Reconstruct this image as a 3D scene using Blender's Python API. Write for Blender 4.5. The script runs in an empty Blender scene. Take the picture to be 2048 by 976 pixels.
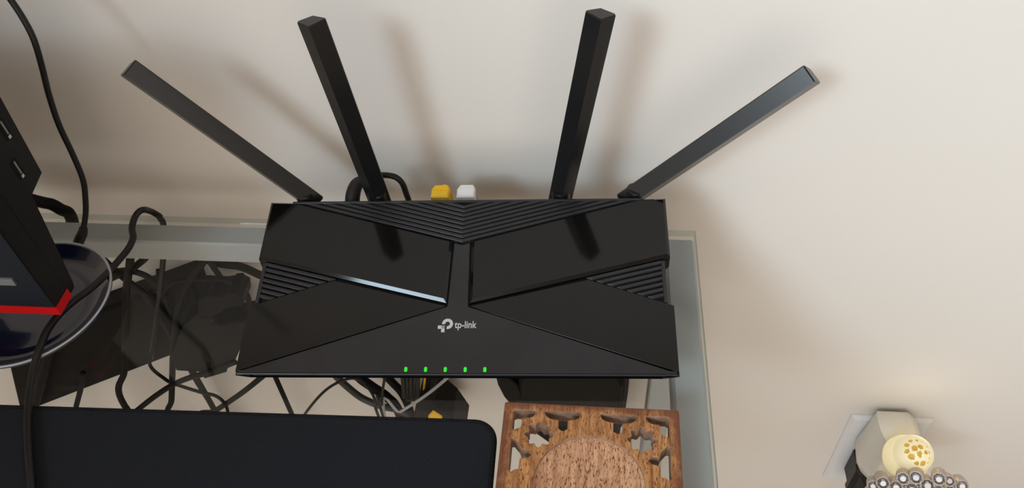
import bpy, bmesh, math, random
from mathutils import Vector, Matrix, Quaternion, Euler

random.seed(7)
SC = bpy.context.scene
COL = SC.collection
PI = math.pi
UP = 0.74            # height of the glass table top above the floor; everything is built around it

# ------------------------------------------------------------------ camera
cam_d = bpy.data.cameras.new('camera')
cam_d.sensor_fit = 'HORIZONTAL'
cam_d.sensor_width = 36.0
cam_d.lens = 36.0 * 1630.676 / 2048.0
cam_d.clip_start = 0.01
cam = bpy.data.objects.new('camera', cam_d)
COL.objects.link(cam)
_r, _u, _f = Vector((0.99469, 0.08882, -0.05196)), Vector((-0.02935, 0.72879, 0.68411)), Vector((-0.09863, 0.67895, -0.72752))
_m = Matrix((_r, _u, -_f)).transposed().to_4x4()
_m.translation = Vector((-0.06950, -0.39607, 0.40494)) + Vector((0, 0, UP))
cam.matrix_world = _m
SC.camera = cam

# ------------------------------------------------------------------ world and lamps
SC.view_settings.view_transform = 'Standard'
SC.view_settings.look = 'None'
SC.view_settings.gamma = 1.0
SC.view_settings.exposure = 0.0
SC.view_settings.use_curve_mapping = False
world = bpy.data.worlds.new('room_ambience')
SC.world = world
world.use_nodes = True
bg = world.node_tree.nodes['Background']
bg.inputs['Color'].default_value = (1.0, 0.93, 0.85, 1)
bg.inputs['Strength'].default_value = 0.99


def area(name, target, direction, dist, sx, sy, power, color):
    d = bpy.data.lights.new(name, 'AREA')
    d.shape = 'RECTANGLE'
    d.size, d.size_y = sx, sy
    d.energy = power
    d.color = color
    o = bpy.data.objects.new(name, d)
    COL.objects.link(o)
    v = Vector(direction).normalized()
    o.location = Vector(target) + v * dist + Vector((0, 0, UP))
    o.rotation_euler = v.to_track_quat('Z', 'Y').to_euler()
    return o


# daylight from a window up to the left behind the viewer
wl = area('window_light', (0.20, 0.0, 0.27), (-0.46, -0.76, 0.46), 2.5, 1.15, 0.60, 2.5, (0.67, 0.86, 1.0))
wl.data.spread = math.radians(31)
# added soft fill behind the viewer, lifting the left wall and under-table area
area('added_front_fill', (-0.32, 0.0, -0.05), (0.06, -0.97, 0.22), 1.7, 2.2, 1.8, 10.5, (1.0, 0.92, 0.83))


# ------------------------------------------------------------------ materials
def mat(name, color, rough=0.5, metal=0.0, spec=0.5, coat=0.0):
    m = bpy.data.materials.new(name)
    m.use_nodes = True
    b = m.node_tree.nodes['Principled BSDF']
    b.inputs['Base Color'].default_value = (*color, 1)
    b.inputs['Roughness'].default_value = rough
    b.inputs['Metallic'].default_value = metal
    b.inputs['Specular IOR Level'].default_value = spec
    b.inputs['Coat Weight'].default_value = coat
    return m


def nodes(m):
    nt = m.node_tree
    return nt, nt.nodes, nt.links, nt.nodes['Principled BSDF']


def add_noise(m, c1, c2, scale, detail=4, stretch=(1, 1, 1), bump=0.0, bump_scale=None, dist=0.001):
    nt, N, L, B = nodes(m)
    tc = N.new('ShaderNodeTexCoord')
    mp = N.new('ShaderNodeMapping')
    mp.inputs['Scale'].default_value = stretch
    L.new(tc.outputs['Object'], mp.inputs['Vector'])
    nz = N.new('ShaderNodeTexNoise')
    nz.inputs['Scale'].default_value = scale
    nz.inputs['Detail'].default_value = detail
    L.new(mp.outputs['Vector'], nz.inputs['Vector'])
    rp = N.new('ShaderNodeValToRGB')
    rp.color_ramp.elements[0].position = 0.35
    rp.color_ramp.elements[1].position = 0.65
    rp.color_ramp.elements[0].color = (*c1, 1)
    rp.color_ramp.elements[1].color = (*c2, 1)
    L.new(nz.outputs['Fac'], rp.inputs['Fac'])
    L.new(rp.outputs['Color'], B.inputs['Base Color'])
    if bump:
        n2 = N.new('ShaderNodeTexNoise')
        n2.inputs['Scale'].default_value = bump_scale or scale
        n2.inputs['Detail'].default_value = 3
        L.new(mp.outputs['Vector'], n2.inputs['Vector'])
        bp = N.new('ShaderNodeBump')
        bp.inputs['Strength'].default_value = bump
        bp.inputs['Distance'].default_value = dist
        L.new(n2.outputs['Fac'], bp.inputs['Height'])
        L.new(bp.outputs['Normal'], B.inputs['Normal'])
    return m


M = {}
M['wall'] = add_noise(mat('wall_paint', (0.75, 0.70, 0.65), 0.75, spec=0.2), (0.745, 0.698, 0.650), (0.765, 0.718, 0.670), 3.0, 3,
                      bump=0.10, bump_scale=140, dist=0.0006)
M['floor'] = add_noise(mat('floor_carpet', (0.42, 0.37, 0.31), 0.9, spec=0.1), (0.60, 0.55, 0.48), (0.67, 0.62, 0.55), 60, 4,
                       bump=0.3, bump_scale=300, dist=0.003)
M['black'] = add_noise(mat('black_plastic', (0.013, 0.013, 0.015), 0.45, spec=0.22), (0.0035, 0.0035, 0.0037), (0.005, 0.005, 0.0054), 60, 3,
                       bump=0.05, bump_scale=2500, dist=0.0001)
M['gloss'] = add_noise(mat('glossy_black_plastic', (0.004, 0.004, 0.004), 0.08, spec=0.36), (0.0032, 0.0031, 0.0031), (0.0048, 0.0046, 0.0046), 40, 3)
M['satin'] = add_noise(mat('satin_black_plastic', (0.018, 0.018, 0.021), 0.33, spec=0.36), (0.020, 0.0195, 0.022), (0.025, 0.0245, 0.027), 40, 3)
M['deep'] = mat('deep_black_recess', (0.003, 0.003, 0.003), 0.7, spec=0.2)
M['antenna'] = add_noise(mat('antenna_plastic', (0.008, 0.009, 0.010), 0.27, spec=0.5), (0.007, 0.0075, 0.0085), (0.009, 0.0095, 0.0105), 30, 3)
M['logo'] = mat('logo_print', (0.62, 0.62, 0.62), 0.5)
M['rubber'] = mat('black_rubber', (0.009, 0.0085, 0.0085), 0.45, spec=0.35)
M['rubber_grey'] = mat('dark_grey_rubber', (0.0065, 0.006, 0.0055), 0.6, spec=0.15)
M['grey_cord'] = mat('grey_cord', (0.035, 0.036, 0.036), 0.45)
M['rail'] = add_noise(mat('silver_grey_paint', (0.30, 0.315, 0.315), 0.38, metal=0.0), (0.37, 0.385, 0.385), (0.40, 0.415, 0.415), 12, 2)
M['red'] = mat('red_plastic', (0.60, 0.006, 0.007), 0.5, spec=0.25)
M['screen'] = mat('dark_navy_glass', (0.009, 0.013, 0.020), 0.45)
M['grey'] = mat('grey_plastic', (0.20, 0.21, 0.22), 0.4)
M['steel'] = mat('bright_steel', (0.7, 0.7, 0.68), 0.25, metal=1.0)
M['navy'] = mat('navy_glaze', (0.005, 0.009, 0.028), 0.14, coat=0.4)
M['rim'] = mat('pale_rim_glaze', (0.42, 0.45, 0.50), 0.2)
M['mat'] = add_noise(mat('mat_cloth', (0.010, 0.013, 0.021), 0.85, spec=0.22), (0.011, 0.013, 0.0185), (0.0155, 0.0178, 0.0240), 900, 3,
                     bump=0.5, bump_scale=1800, dist=0.0003)
M['stitch'] = add_noise(mat('mat_stitching', (0.008, 0.008, 0.010), 0.9, spec=0.2), (0.005, 0.005, 0.006), (0.014, 0.014, 0.016), 900, 2,
                        bump=0.6, bump_scale=1300, dist=0.0004)
M['plate'] = mat('white_wallplate', (0.78, 0.78, 0.80), 0.35)
M['white'] = mat('warm_white_plastic', (0.74, 0.71, 0.64), 0.38)
M['clear'] = mat('milky_plug_plastic', (0.90, 0.88, 0.88), 0.25)
M['yellow'] = mat('yellow_plastic', (0.92, 0.55, 0.012), 0.4)
M['metal_gem'] = mat('champagne_metal', (0.56, 0.49, 0.44), 0.42, metal=0.6)
M['bead'] = mat('bead_silver', (0.72, 0.66, 0.62), 0.2, metal=1.0)
M['crystal'] = mat('crystal', (0.50, 0.50, 0.52), 0.18, metal=0.85)
M['screw'] = mat('screw_metal', (0.6, 0.6, 0.6), 0.3, metal=1.0)


def emit(name, base, color, strength, rough=0.4):
    m = mat(name, base, rough)
    b = m.node_tree.nodes['Principled BSDF']
    b.inputs['Emission Color'].default_value = (*color, 1)
    b.inputs['Emission Strength'].default_value = strength
    return m


M['led'] = emit('green_led', (0.02, 0.3, 0.02), (0.02, 0.80, 0.03), 0.72)
M['dome'] = emit('lit_dome', (0.75, 0.68, 0.50), (1.0, 0.85, 0.48), 0.37)
M['bulb'] = emit('amber_bulb', (0.5, 0.35, 0.08), (1.0, 0.62, 0.08), 0.20)
M['glow_neck'] = emit('lit_neck', (0.72, 0.66, 0.48), (1.0, 0.84, 0.42), 0.42)


def glass_mat(name, tint, edge=False):
    m = bpy.data.materials.new(name)
    m.use_nodes = True
    nt = m.node_tree
    nt.nodes.clear()
    out = nt.nodes.new('ShaderNodeOutputMaterial')
    mix = nt.nodes.new('ShaderNodeMixShader')
    tr = nt.nodes.new('ShaderNodeBsdfTransparent')
    tr.inputs['Color'].default_value = (*tint, 1)
    gl = nt.nodes.new('ShaderNodeBsdfGlossy')
    gl.inputs['Roughness'].default_value = 0.02
    lw = nt.nodes.new('ShaderNodeLayerWeight')          # Schlick reflectance, the same from either side of the pane
    lw.inputs['Blend'].default_value = 0.5
    pw = nt.nodes.new('ShaderNodeMath')
    pw.operation = 'POWER'
    pw.inputs[1].default_value = 5.0
    nt.links.new(lw.outputs['Facing'], pw.inputs[0])
    ma = nt.nodes.new('ShaderNodeMath')
    ma.operation = 'MULTIPLY_ADD'
    ma.inputs[1].default_value = 0.96
    ma.inputs[2].default_value = 0.022
    nt.links.new(pw.outputs[0], ma.inputs[0])
    nt.links.new(ma.outputs[0], mix.inputs['Fac'])
    nt.links.new(tr.outputs['BSDF'], mix.inputs[1])
    nt.links.new(gl.outputs['BSDF'], mix.inputs[2])
    nt.links.new(mix.outputs['Shader'], out.inputs['Surface'])
    return m


M['glass'] = glass_mat('table_glass', (0.978, 0.987, 0.983))
M['edge'] = glass_mat('glass_edge', (0.74, 0.82, 0.79))


def wood_mat(name, disc=False):
    m = mat(name, (0.4, 0.2, 0.08), 0.5, spec=0.35)
    nt, N, L, B = nodes(m)
    tc = N.new('ShaderNodeTexCoord')
    mp = N.new('ShaderNodeMapping')
    mp.inputs['Scale'].default_value = (1.0, 0.11, 0.35)
    L.new(tc.outputs['Object'], mp.inputs['Vector'])
    # broad warped figure
    n1 = N.new('ShaderNodeTexNoise')
    n1.inputs['Scale'].default_value = 480
    n1.inputs['Detail'].default_value = 5
    n1.inputs['Distortion'].default_value = 0.6
    L.new(mp.outputs['Vector'], n1.inputs['Vector'])
    r1 = N.new('ShaderNodeValToRGB')
    e = r1.color_ramp.elements
    e[0].position, e[1].position = 0.30, 0.68
    if disc:
        e[0].color, e[1].color = (0.46, 0.215, 0.110, 1), (0.76, 0.455, 0.27, 1)
    else:
        e[0].color, e[1].color = (0.27, 0.100, 0.032, 1), (0.66, 0.325, 0.125, 1)
    L.new(n1.outputs['Fac'], r1.inputs['Fac'])
    # dark pores: short thin streaks
    mp2 = N.new('ShaderNodeMapping')
    mp2.inputs['Scale'].default_value = (1.0, 0.20, 1.0)
    L.new(tc.outputs['Object'], mp2.inputs['Vector'])
    n2 = N.new('ShaderNodeTexNoise')
    n2.inputs['Scale'].default_value = 1900
    n2.inputs['Detail'].default_value = 2
    n2.inputs['Distortion'].default_value = 0.4
    L.new(mp2.outputs['Vector'], n2.inputs['Vector'])
    r2 = N.new('ShaderNodeValToRGB')
    r2.color_ramp.elements[0].position, r2.color_ramp.elements[1].position = 0.36, 0.45
    r2.color_ramp.elements[0].color = (1, 1, 1, 1)
    r2.color_ramp.elements[1].color = (0, 0, 0, 1)
    L.new(n2.outputs['Fac'], r2.inputs['Fac'])
    mx = N.new('ShaderNodeMixRGB')
    mx.inputs['Color2'].default_value = (0.16, 0.050, 0.018, 1)
    L.new(r2.outputs['Color'], mx.inputs['Fac'])
    L.new(r1.outputs['Color'], mx.inputs['Color1'])
    last = mx.outputs['Color']
    if not disc:
        # dark reddish stain rubbed along the outer border
        sp = N.new('ShaderNodeSeparateXYZ')
        L.new(tc.outputs['Object'], sp.inputs['Vector'])

        def mth(op, a, b=None):
            q = N.new('ShaderNodeMath')
            q.operation = op
            for i, v in enumerate((a, b)):
                if v is None:
                    continue
                if isinstance(v, float):
                    q.inputs[i].default_value = v
                else:
                    L.new(v, q.inputs[i])
            return q.outputs[0]
        H = 0.04823
        ax = mth('ABSOLUTE', mth('SUBTRACT', sp.outputs['X'], H))
        ay = mth('ABSOLUTE', mth('ADD', sp.outputs['Y'], H))
        d = mth('MAXIMUM', ax, ay)
        n3 = N.new('ShaderNodeTexNoise')
        n3.inputs['Scale'].default_value = 90
        L.new(tc.outputs['Object'], n3.inputs['Vector'])
        d2 = mth('ADD', d, mth('MULTIPLY', mth('SUBTRACT', n3.outputs['Fac'], 0.5), 0.012))
        rr = N.new('ShaderNodeMapRange')
        rr.inputs['From Min'].default_value = H - 0.0065
        rr.inputs['From Max'].default_value = H - 0.001
        L.new(d2, rr.inputs['Value'])
        m3 = N.new('ShaderNodeMixRGB')
        m3.inputs['Color2'].default_value = (0.17, 0.050, 0.026, 1)
        L.new(mth('MULTIPLY', rr.outputs['Result'], 0.85), m3.inputs['Fac'])
        L.new(last, m3.inputs['Color1'])
        last = m3.outputs['Color']
    L.new(last, B.inputs['Base Color'])
    bp = N.new('ShaderNodeBump')
    bp.inputs['Strength'].default_value = 0.35
    bp.inputs['Distance'].default_value = 0.0004
    L.new(n1.outputs['Fac'], bp.inputs['Height'])
    L.new(bp.outputs['Normal'], B.inputs['Normal'])
    return m


M['wood'] = wood_mat('mango_wood')
M['wood_disc'] = wood_mat('bare_mango_wood', True)
M['wood_cut'] = add_noise(mat('hole_wall_wood', (0.5, 0.36, 0.28), 0.6, spec=0.2), (0.27, 0.155, 0.10), (0.40, 0.27, 0.20), 300, 3)  # separate brown for the walls inside the cut-outs
M['wood_side'] = add_noise(mat('stained_wood_edge', (0.10, 0.03, 0.015), 0.6, spec=0.2), (0.07, 0.022, 0.012), (0.15, 0.05, 0.02), 300, 3)


# ------------------------------------------------------------------ helpers
def obj(name, bm, mats, parent=None, smooth=False):
    me = bpy.data.meshes.new(name)
    bm.normal_update()
    bm.to_mesh(me)
    bm.free()
    for m in (mats if isinstance(mats, (list, tuple)) else [mats]):
        me.materials.append(M[m])
    if smooth:
        me.shade_smooth()
        if smooth != 'all':
            me.set_sharp_from_angle(angle=math.radians(40))
    o = bpy.data.objects.new(name, me)
    COL.objects.link(o)
    if parent:
        o.parent = parent
    return o


def empty(name, loc, rz=0.0):
    o = bpy.data.objects.new(name, None)
    o.empty_display_size = 0.02
    COL.objects.link(o)
    o.location = loc
    o.rotation_euler = (0, 0, rz)
    return o


def tag(o, label=None, cat=None, group=None, kind=None):
    if label: o['label'] = label
    if cat: o['category'] = cat
    if group: o['group'] = group
    if kind: o['kind'] = kind
    return o


def loft(bm, rings, cap0=True, cap1=True, mi=0):
    vs = [[bm.verts.new(v) for v in r] for r in rings]
    n = len(vs[0])
    for a, b in zip(vs, vs[1:]):
        for i in range(n):
            f = bm.faces.new((a[i], a[(i + 1) % n], b[(i + 1) % n], b[i]))
            f.material_index = mi
    if cap0:
        f = bm.faces.new(vs[0][::-1]); f.material_index = mi
    if cap1:
        f = bm.faces.new(vs[-1]); f.material_index = mi
    return vs


def box(bm, x0, x1, y0, y1, z0, z1, bev=0.0, mi=0):
    if bev <= 0:
        loft(bm, [[(x0, y0, z), (x1, y0, z), (x1, y1, z), (x0, y1, z)] for z in (z0, z1)], mi=mi)
        return
    b = bev

    def ring(i, z):
        return [(x0 + b, y0 + i, z), (x1 - b, y0 + i, z), (x1 - i, y0 + b, z), (x1 - i, y1 - b, z),
                (x1 - b, y1 - i, z), (x0 + b, y1 - i, z), (x0 + i, y1 - b, z), (x0 + i, y0 + b, z)]
    k = b * 0.98
    loft(bm, [ring(k, z0), ring(0, z0 + b), ring(0, z1 - b), ring(k, z1)], mi=mi)


def area2(poly):
    return 0.5 * sum(a[0] * b[1] - b[0] * a[1] for a, b in zip(poly, poly[1:] + poly[:1]))


def ccw(poly):
    poly = [tuple(q) for q in poly]
    return poly if area2(poly) > 0 else poly[::-1]


def inset(poly, d):
    poly = ccw(poly)
    n = len(poly)
    out = []
    for i in range(n):
        p0, p1, p2 = Vector(poly[i - 1]), Vector(poly[i]), Vector(poly[(i + 1) % n])
        a, b = (p1 - p0).normalized(), (p2 - p1).normalized()
        na, nb = Vector((-a.y, a.x)), Vector((-b.y, b.x))
        k = 1.0 + na.dot(nb)
        s = (na + nb) * (d / max(k, 0.25))
        out.append((p1.x + s.x, p1.y + s.y))
    return out


def spline(pts, per=10):
    P = [Vector(q) for q in pts]
    P = [P[0] * 2 - P[1]] + P + [P[-1] * 2 - P[-2]]
    out = []
    for i in range(1, len(P) - 2):
        a, b, c, d = P[i - 1:i + 3]
        for k in range(per):
            t = k / per
            out.append(0.5 * ((2 * b) + (c - a) * t + (2 * a - 5 * b + 4 * c - d) * t * t + (3 * b - a - 3 * c + d) * t ** 3))
    out.append(P[-2])
    return out


def tube(bm, pts, r, n=10, per=8, smooth=True, flat=1.0, mi=0):
    path = spline(pts, per) if smooth else [Vector(q) for q in pts]
    radii = r if isinstance(r, (list, tuple)) else None
    rings = []
    t = (path[1] - path[0]).normalized()
    ref = Vector((0, 1, 0)) if abs(t.y) < 0.9 else Vector((1, 0, 0))
    nrm = (ref - t * ref.dot(t)).normalized()
    for i, q in enumerate(path):
        t = (path[min(i + 1, len(path) - 1)] - path[max(i - 1, 0)]).normalized()
        nrm = (nrm - t * nrm.dot(t)).normalized()
        bn = t.cross(nrm)
        if radii:
            f = i / (len(path) - 1) * (len(radii) - 1)
            k = min(int(f), len(radii) - 2)
            rr = radii[k] + (radii[k + 1] - radii[k]) * (f - k)
        else:
            rr = r
        rings.append([q + nrm * (rr * flat * math.cos(2 * PI * j / n)) + bn * (rr * math.sin(2 * PI * j / n)) for j in range(n)])
    loft(bm, rings, mi=mi)


def lathe(bm, prof, n=48, mi=None):
    rings = []
    for rr, z in prof:
        rings.append([(rr * math.cos(2 * PI * j / n), rr * math.sin(2 * PI * j / n), z) for j in range(n)])
    vs = [[bm.verts.new(v) for v in r_] for r_ in rings]
    for k, (a, b) in enumerate(zip(vs, vs[1:])):
        for i in range(n):
            f = bm.faces.new((a[i], a[(i + 1) % n], b[(i + 1) % n], b[i]))
            if mi: f.material_index = mi[k]
    f = bm.faces.new(vs[0][::-1])
    f = bm.faces.new(vs[-1])


def cable(name, pts, r, m, label, cat='cable', group=None, flat=1.0, parent=None, n=10):
    bm = bmesh.new()
    tube(bm, pts, r, n=n, flat=flat)
    o = obj(name, bm, m, parent, smooth='all')
    return tag(o, label, cat, group)


# ------------------------------------------------------------------ the setting
WY = 0.04859              # wall plane
bm = bmesh.new(); box(bm, -2.2, 2.2, WY, WY + 0.10, -UP, 1.7)
tag(obj('wall_back', bm, 'wall'), 'warm off-white painted wall behind the glass table', kind='structure')
bm = bmesh.new(); box(bm, -1.45, -1.35, -3.2, WY, -UP, 1.7)
tag(obj('wall_left', bm, 'wall'), 'warm off-white painted side wall of the room', kind='structure')
bm = bmesh.new(); box(bm, 1.75, 1.85, -3.2, WY, -UP, 1.7)
tag(obj('wall_right', bm, 'wall'), 'warm off-white painted side wall to the right', kind='structure')
bm = bmesh.new(); box(bm, -1.45, 1.85, -3.2, WY, 1.7, 1.75)
tag(obj('ceiling', bm, 'wall'), 'pale ceiling of the room', kind='structure')
bm = bmesh.new(); box(bm, -2.2, 2.2, -3.2, WY + 0.10, -UP - 0.05, -UP)
tag(obj('floor', bm, 'floor'), 'beige floor below the table', kind='structure')

# ------------------------------------------------------------------ glass table
desk = empty('glass_table', (0, 0, -UP))
tag(desk, 'clear glass table with silver grey square tube frame along the wall', 'table')
GT = 0.0060
bm = bmesh.new()
gx0, gx1, gy0, gy1 = -1.30, 0.0, -0.66, 0.0
b = 0.0007
R0 = [(gx0, gy0), (gx1, gy0), (gx1, gy1), (gx0, gy1)]
R1 = inset(R0, b)
vs = [[bm.verts.new((x, y, z + UP)) for x, y in R] for R, z in ((R1, -GT), (R0, -GT + b), (R0, -b), (R1, 0))]
for a, c in zip(vs, vs[1:]):
    for i in range(4):
        f = bm.faces.new((a[i], a[(i + 1) % 4], c[(i + 1) % 4], c[i]))
        f.material_index = 1
bm.faces.new(vs[0][::-1]); bm.faces.new(vs[-1])
obj('glass_top', bm, ['glass', 'edge'], desk)
RZ1, RZ0 = -0.0082, -0.0282
for nm, q in (('rear_rail', (-1.29, -0.0206, -0.0192, -0.0004)), ('front_rail', (-1.29, -0.0206, -0.655, -0.636)),
              ('side_rail', (-0.0200, -0.0004, -0.655, -0.0004)), ('side_rail', (-1.30, -1.2804, -0.655, -0.0004))):
    bm = bmesh.new(); box(bm, *q, RZ0 + UP, RZ1 + UP, bev=0.0016)
    obj(nm, bm, 'rail', desk, smooth=True)
for x in (-0.0200, -1.2996):
    for y in (-0.0200, -0.655):
        bm = bmesh.new(); box(bm, x, x + 0.0195, y, y + 0.0195, 0.0, RZ0 + UP, bev=0.0016)
        obj('leg', bm, 'rail', desk, smooth=True)
for x in (-0.060, -0.65, -1.24):          # clear bumpers between frame and glass
    for y in (-0.010, -0.646):
        bm = bmesh.new(); lathe(bm, [(0.003, RZ1 + UP), (0.003, UP - GT)], 12)
        o = obj('bumper', bm, 'edge', desk); o.location = (x, y, 0)

# ------------------------------------------------------------------ router
RW = 0.1297
router = empty('wifi_router', [-0.14761, -0.13392, 0.00000], 0.04972)
tag(router, 'black four-antenna router with faceted top, standing on the glass table', 'router')
SL = 0.20178
Z0 = 0.01468


def h(y): return Z0 + SL * y


def plate(name, poly, lo, hi, bev, m, parent=router, label=None):
    poly = ccw(poly)
    ins = inset(poly, bev)
    bm = bmesh.new()
    loft(bm, [[(x, y, h(y) + lo) for x, y in poly], [(x, y, h(y) + hi - bev * 0.8) for x, y in poly],
              [(x, y, h(y) + hi) for x, y in ins]])
    o = obj(name, bm, m, parent)
    if label: o['label'] = label
    return o


outline = [(-RW, 0.0), (RW, 0.0), (RW, 0.0440), (0.1262, 0.0448), (0.1262, 0.0735), (RW, 0.0757), (RW, 0.1188),
           (-RW, 0.1188), (-RW, 0.0757), (-0.1262, 0.0735), (-0.1262, 0.0448), (-RW, 0.0440)]
low = [(-0.119, 0.0105), (0.119, 0.0105), (0.119, 0.0440), (0.117, 0.0448), (0.117, 0.0735), (0.119, 0.0757), (0.119, 0.112),
       (-0.119, 0.112), (-0.119, 0.0757), (-0.117, 0.0735), (-0.117, 0.0448), (-0.119, 0.0440)]
outline2 = [(-0.1195, -0.0024), (0.1195, -0.0024)] + outline[2:]
bm = bmesh.new()
ins = inset(outline, 0.0012)
loft(bm, [[(x, y, 0.0032) for x, y in low], [(x, y, 0.0118 + 0.10 * max(y, 0)) for x, y in outline2],
          [(x, y, h(y) - 0.0044) for x, y in outline], [(x, y, h(y) - 0.0034) for x, y in ins]])
obj('body_shell', bm, 'black', router)
for x in (-0.1, 0.1):
    for y in (0.022, 0.1):
        bm = bmesh.new(); lathe(bm, [(0.006, 0.0), (0.0055, 0.0033)], 16)
        o = obj('rubber_foot', bm, 'rubber', router); o.location = (x, y, 0)
for s in (-1, 1):
    m = 'gloss'
    plate('upper_wing', [(s * RW, 0.0757), (s * 0.0072, 0.0447), (s * 0.0062, 0.0880), (s * 0.1122, 0.1180), (s * RW, 0.1186)],
          -0.004, 0.0, 0.0017, m)
    plate('lower_wing', [(s * 0.1294, 0.0016), (s * RW, 0.0434), (s * 0.1255, 0.0448), (s * 0.0790, 0.0610), (s * 0.0072, 0.0432)],
          -0.004, -0.0023, 0.00012, 'gloss')
plate('center_panel', [(-0.1285, 0.0), (0.1285, 0.0), (0.0062, 0.0424), (0.0050, 0.0868), (0, 0.0853), (-0.0050, 0.0868), (-0.0062, 0.0424)],
      -0.004, -0.0012, 0.0003, 'satin')
# front lip running under the centre panel
bm = bmesh.new()
loft(bm, [[(x, -0.0004, h(0) - 0.0027), (x, 0.0006, h(0) - 0.0017), (x, 0.002, h(0) - 0.0018), (x, 0.002, h(0) - 0.0034)] for x in (-0.1280, 0.1280)])
obj('front_lip', bm, 'satin', router)
# back edge strip
plate('rear_strip', [(-0.115, 0.1172), (0.115, 0.1172), (0.115, 0.1188), (-0.115, 0.1188)], -0.004, -0.0006, 0.0003, 'satin')
# recessed floor + chevron slats
plate('grille_floor', [(-0.1115, 0.1174), (0, 0.0858), (0.1115, 0.1174)], -0.0040, -0.0030, 0.0001, 'deep')
YT = 0.1171
PITCH = 0.00318
K = 0.28
for i in range(9):
    yl = 0.0866 + PITCH * i + 0.00042
    yu = yl + PITCH - 0.00105
    xl, xu = (YT - yl) / K, (YT - yu) / K
    if yu < YT:
        poly = [(-xl, YT), (0, yl), (xl, YT), (xu, YT), (0, yu), (-xu, YT)]
    else:
        poly = [(-xl, YT), (0, yl), (xl, YT)]
    plate('vent_slat', poly, -0.0036, -0.0007, 0.00022, 'satin')
# side grilles
for s in (-1, 1):
    plate('side_grille_floor', [(s * 0.1255, 0.0453), (s * 0.1255, 0.0735), (s * 0.080, 0.0620)], -0.0042, -0.0036, 0.0001, 'deep')
    plate('side_frame', [(s * 0.1262, 0.0450), (s * 0.1262, 0.0733), (s * 0.1240, 0.0728), (s * 0.1240, 0.0456)], -0.004, -0.0012, 0.0002, 'satin')
    for i in range(7):
        y0 = 0.0735 - 0.0037 * i          # upper edge at x = 0.124
        th = 0.0021
        X0 = 0.1240

        def cut(yy):                      # meets the lower wing's sloping edge
            # y = yy - 0.2567*(X0-x) going inwards, wing edge y = 0.0448 + 0.355*(0.1255-x)... solved for t = X0-x
            t = (yy - (0.0448 + 0.355 * (0.1255 - X0))) / (0.2567 + 0.355)
            return (X0 - t, yy - 0.2567 * t)
        a, c = cut(y0), cut(y0 - th)
        if c[0] > X0 - 0.001:
            c = (X0 - 0.001, y0 - th)
        plate('side_slat', [(s * X0, y0), (s * a[0], a[1]), (s * c[0], c[1]), (s * X0, y0 - th)], -0.0040, -0.0014, 0.00018, 'satin')

# logo print: broken ring crossed by a T, then the word
LX, LY = -0.00535, 0.0308       # centre of the ring
S = 0.0000545                   # metres per traced unit
PH = -0.00105


def flat_poly(bm, pts, t=0.00018):
    pts = ccw(pts)
    loft(bm, [[(x, y, h(y) + PH - 0.0003) for x, y in pts], [(x, y, h(y) + PH) for x, y in pts]])


bm = bmesh.new()
ro, ri = 61 * S, 27 * S
n = 40
A = [math.radians(183 - (183 + 97) * i / n) for i in range(n + 1)]
for a0, a1 in zip(A, A[1:]):
    flat_poly(bm, [(LX + ro * math.cos(a0), LY + ro * math.sin(a0)), (LX + ro * math.cos(a1), LY + ro * math.sin(a1)),
                   (LX + ri * math.cos(a1), LY + ri * math.sin(a1)), (LX + ri * math.cos(a0), LY + ri * math.sin(a0))])
bx = lambda a, b_, c, d: [(LX + a * S, LY - b_ * S), (LX + c * S, LY - b_ * S), (LX + c * S, LY - d * S), (LX + a * S, LY - d * S)]
flat_poly(bm, bx(-104, 20, -28, 58))
flat_poly(bm, bx(-65, 20, -28, 98))
obj('logo', bm, 'logo', router)
fc = bpy.data.curves.new('word', 'FONT')
fc.body = 'tp-link'
fc.size = 1.0
fc.offset = 0.012
fc.extrude = 0.01
to = bpy.data.objects.new('word', fc)
COL.objects.link(to)
dg = bpy.context.evaluated_depsgraph_get()
me = bpy.data.meshes.new_from_object(to.evaluated_get(dg))
bpy.data.objects.remove(to)
xs = [v.co.x for v in me.vertices]
x0, x1 = min(xs), max(xs)
WX0, WX1 = -0.0010, 0.0121
k = (WX1 - WX0) / (x1 - x0)
for v in me.vertices:
    x = WX0 + (v.co.x - x0) * k
    y = 0.02815 + v.co.y * k * 1.28
    v.co = (x, y, h(y) + PH + (0.0 if v.co.z > 0 else -0.0003))
me.materials.clear()
me.materials.append(M['logo'])
o = bpy.data.objects.new('logo_word', me)
COL.objects.link(o)
o.parent = router
# status lights
for x in (-0.0277, -0.0161, -0.0046, 0.0070, 0.0184):
    bm = bmesh.new()
    pts = inset([(x - 0.0011, 0.0002), (x + 0.0011, 0.0002), (x + 0.0011, 0.0036), (x - 0.0011, 0.0036)], 0.0)
    c_ = 0.0005
    q = [(x - 0.0009 + c_, 0.0006), (x + 0.0009 - c_, 0.0006), (x + 0.0009, 0.0006 + c_), (x + 0.0009, 0.0035 - c_),
         (x + 0.0009 - c_, 0.0035), (x - 0.0009 + c_, 0.0035), (x - 0.0009, 0.0035 - c_), (x - 0.0009, 0.0006 + c_)]
    loft(bm, [[(a, b_, h(b_) - 0.003) for a, b_ in q], [(a, b_, h(b_) - 0.0009) for a, b_ in q], [(a, b_, h(b_) - 0.0007) for a, b_ in inset(q, 0.0002)]])
    obj('status_light', bm, 'led', router)['label'] = 'lit green status light'
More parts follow.
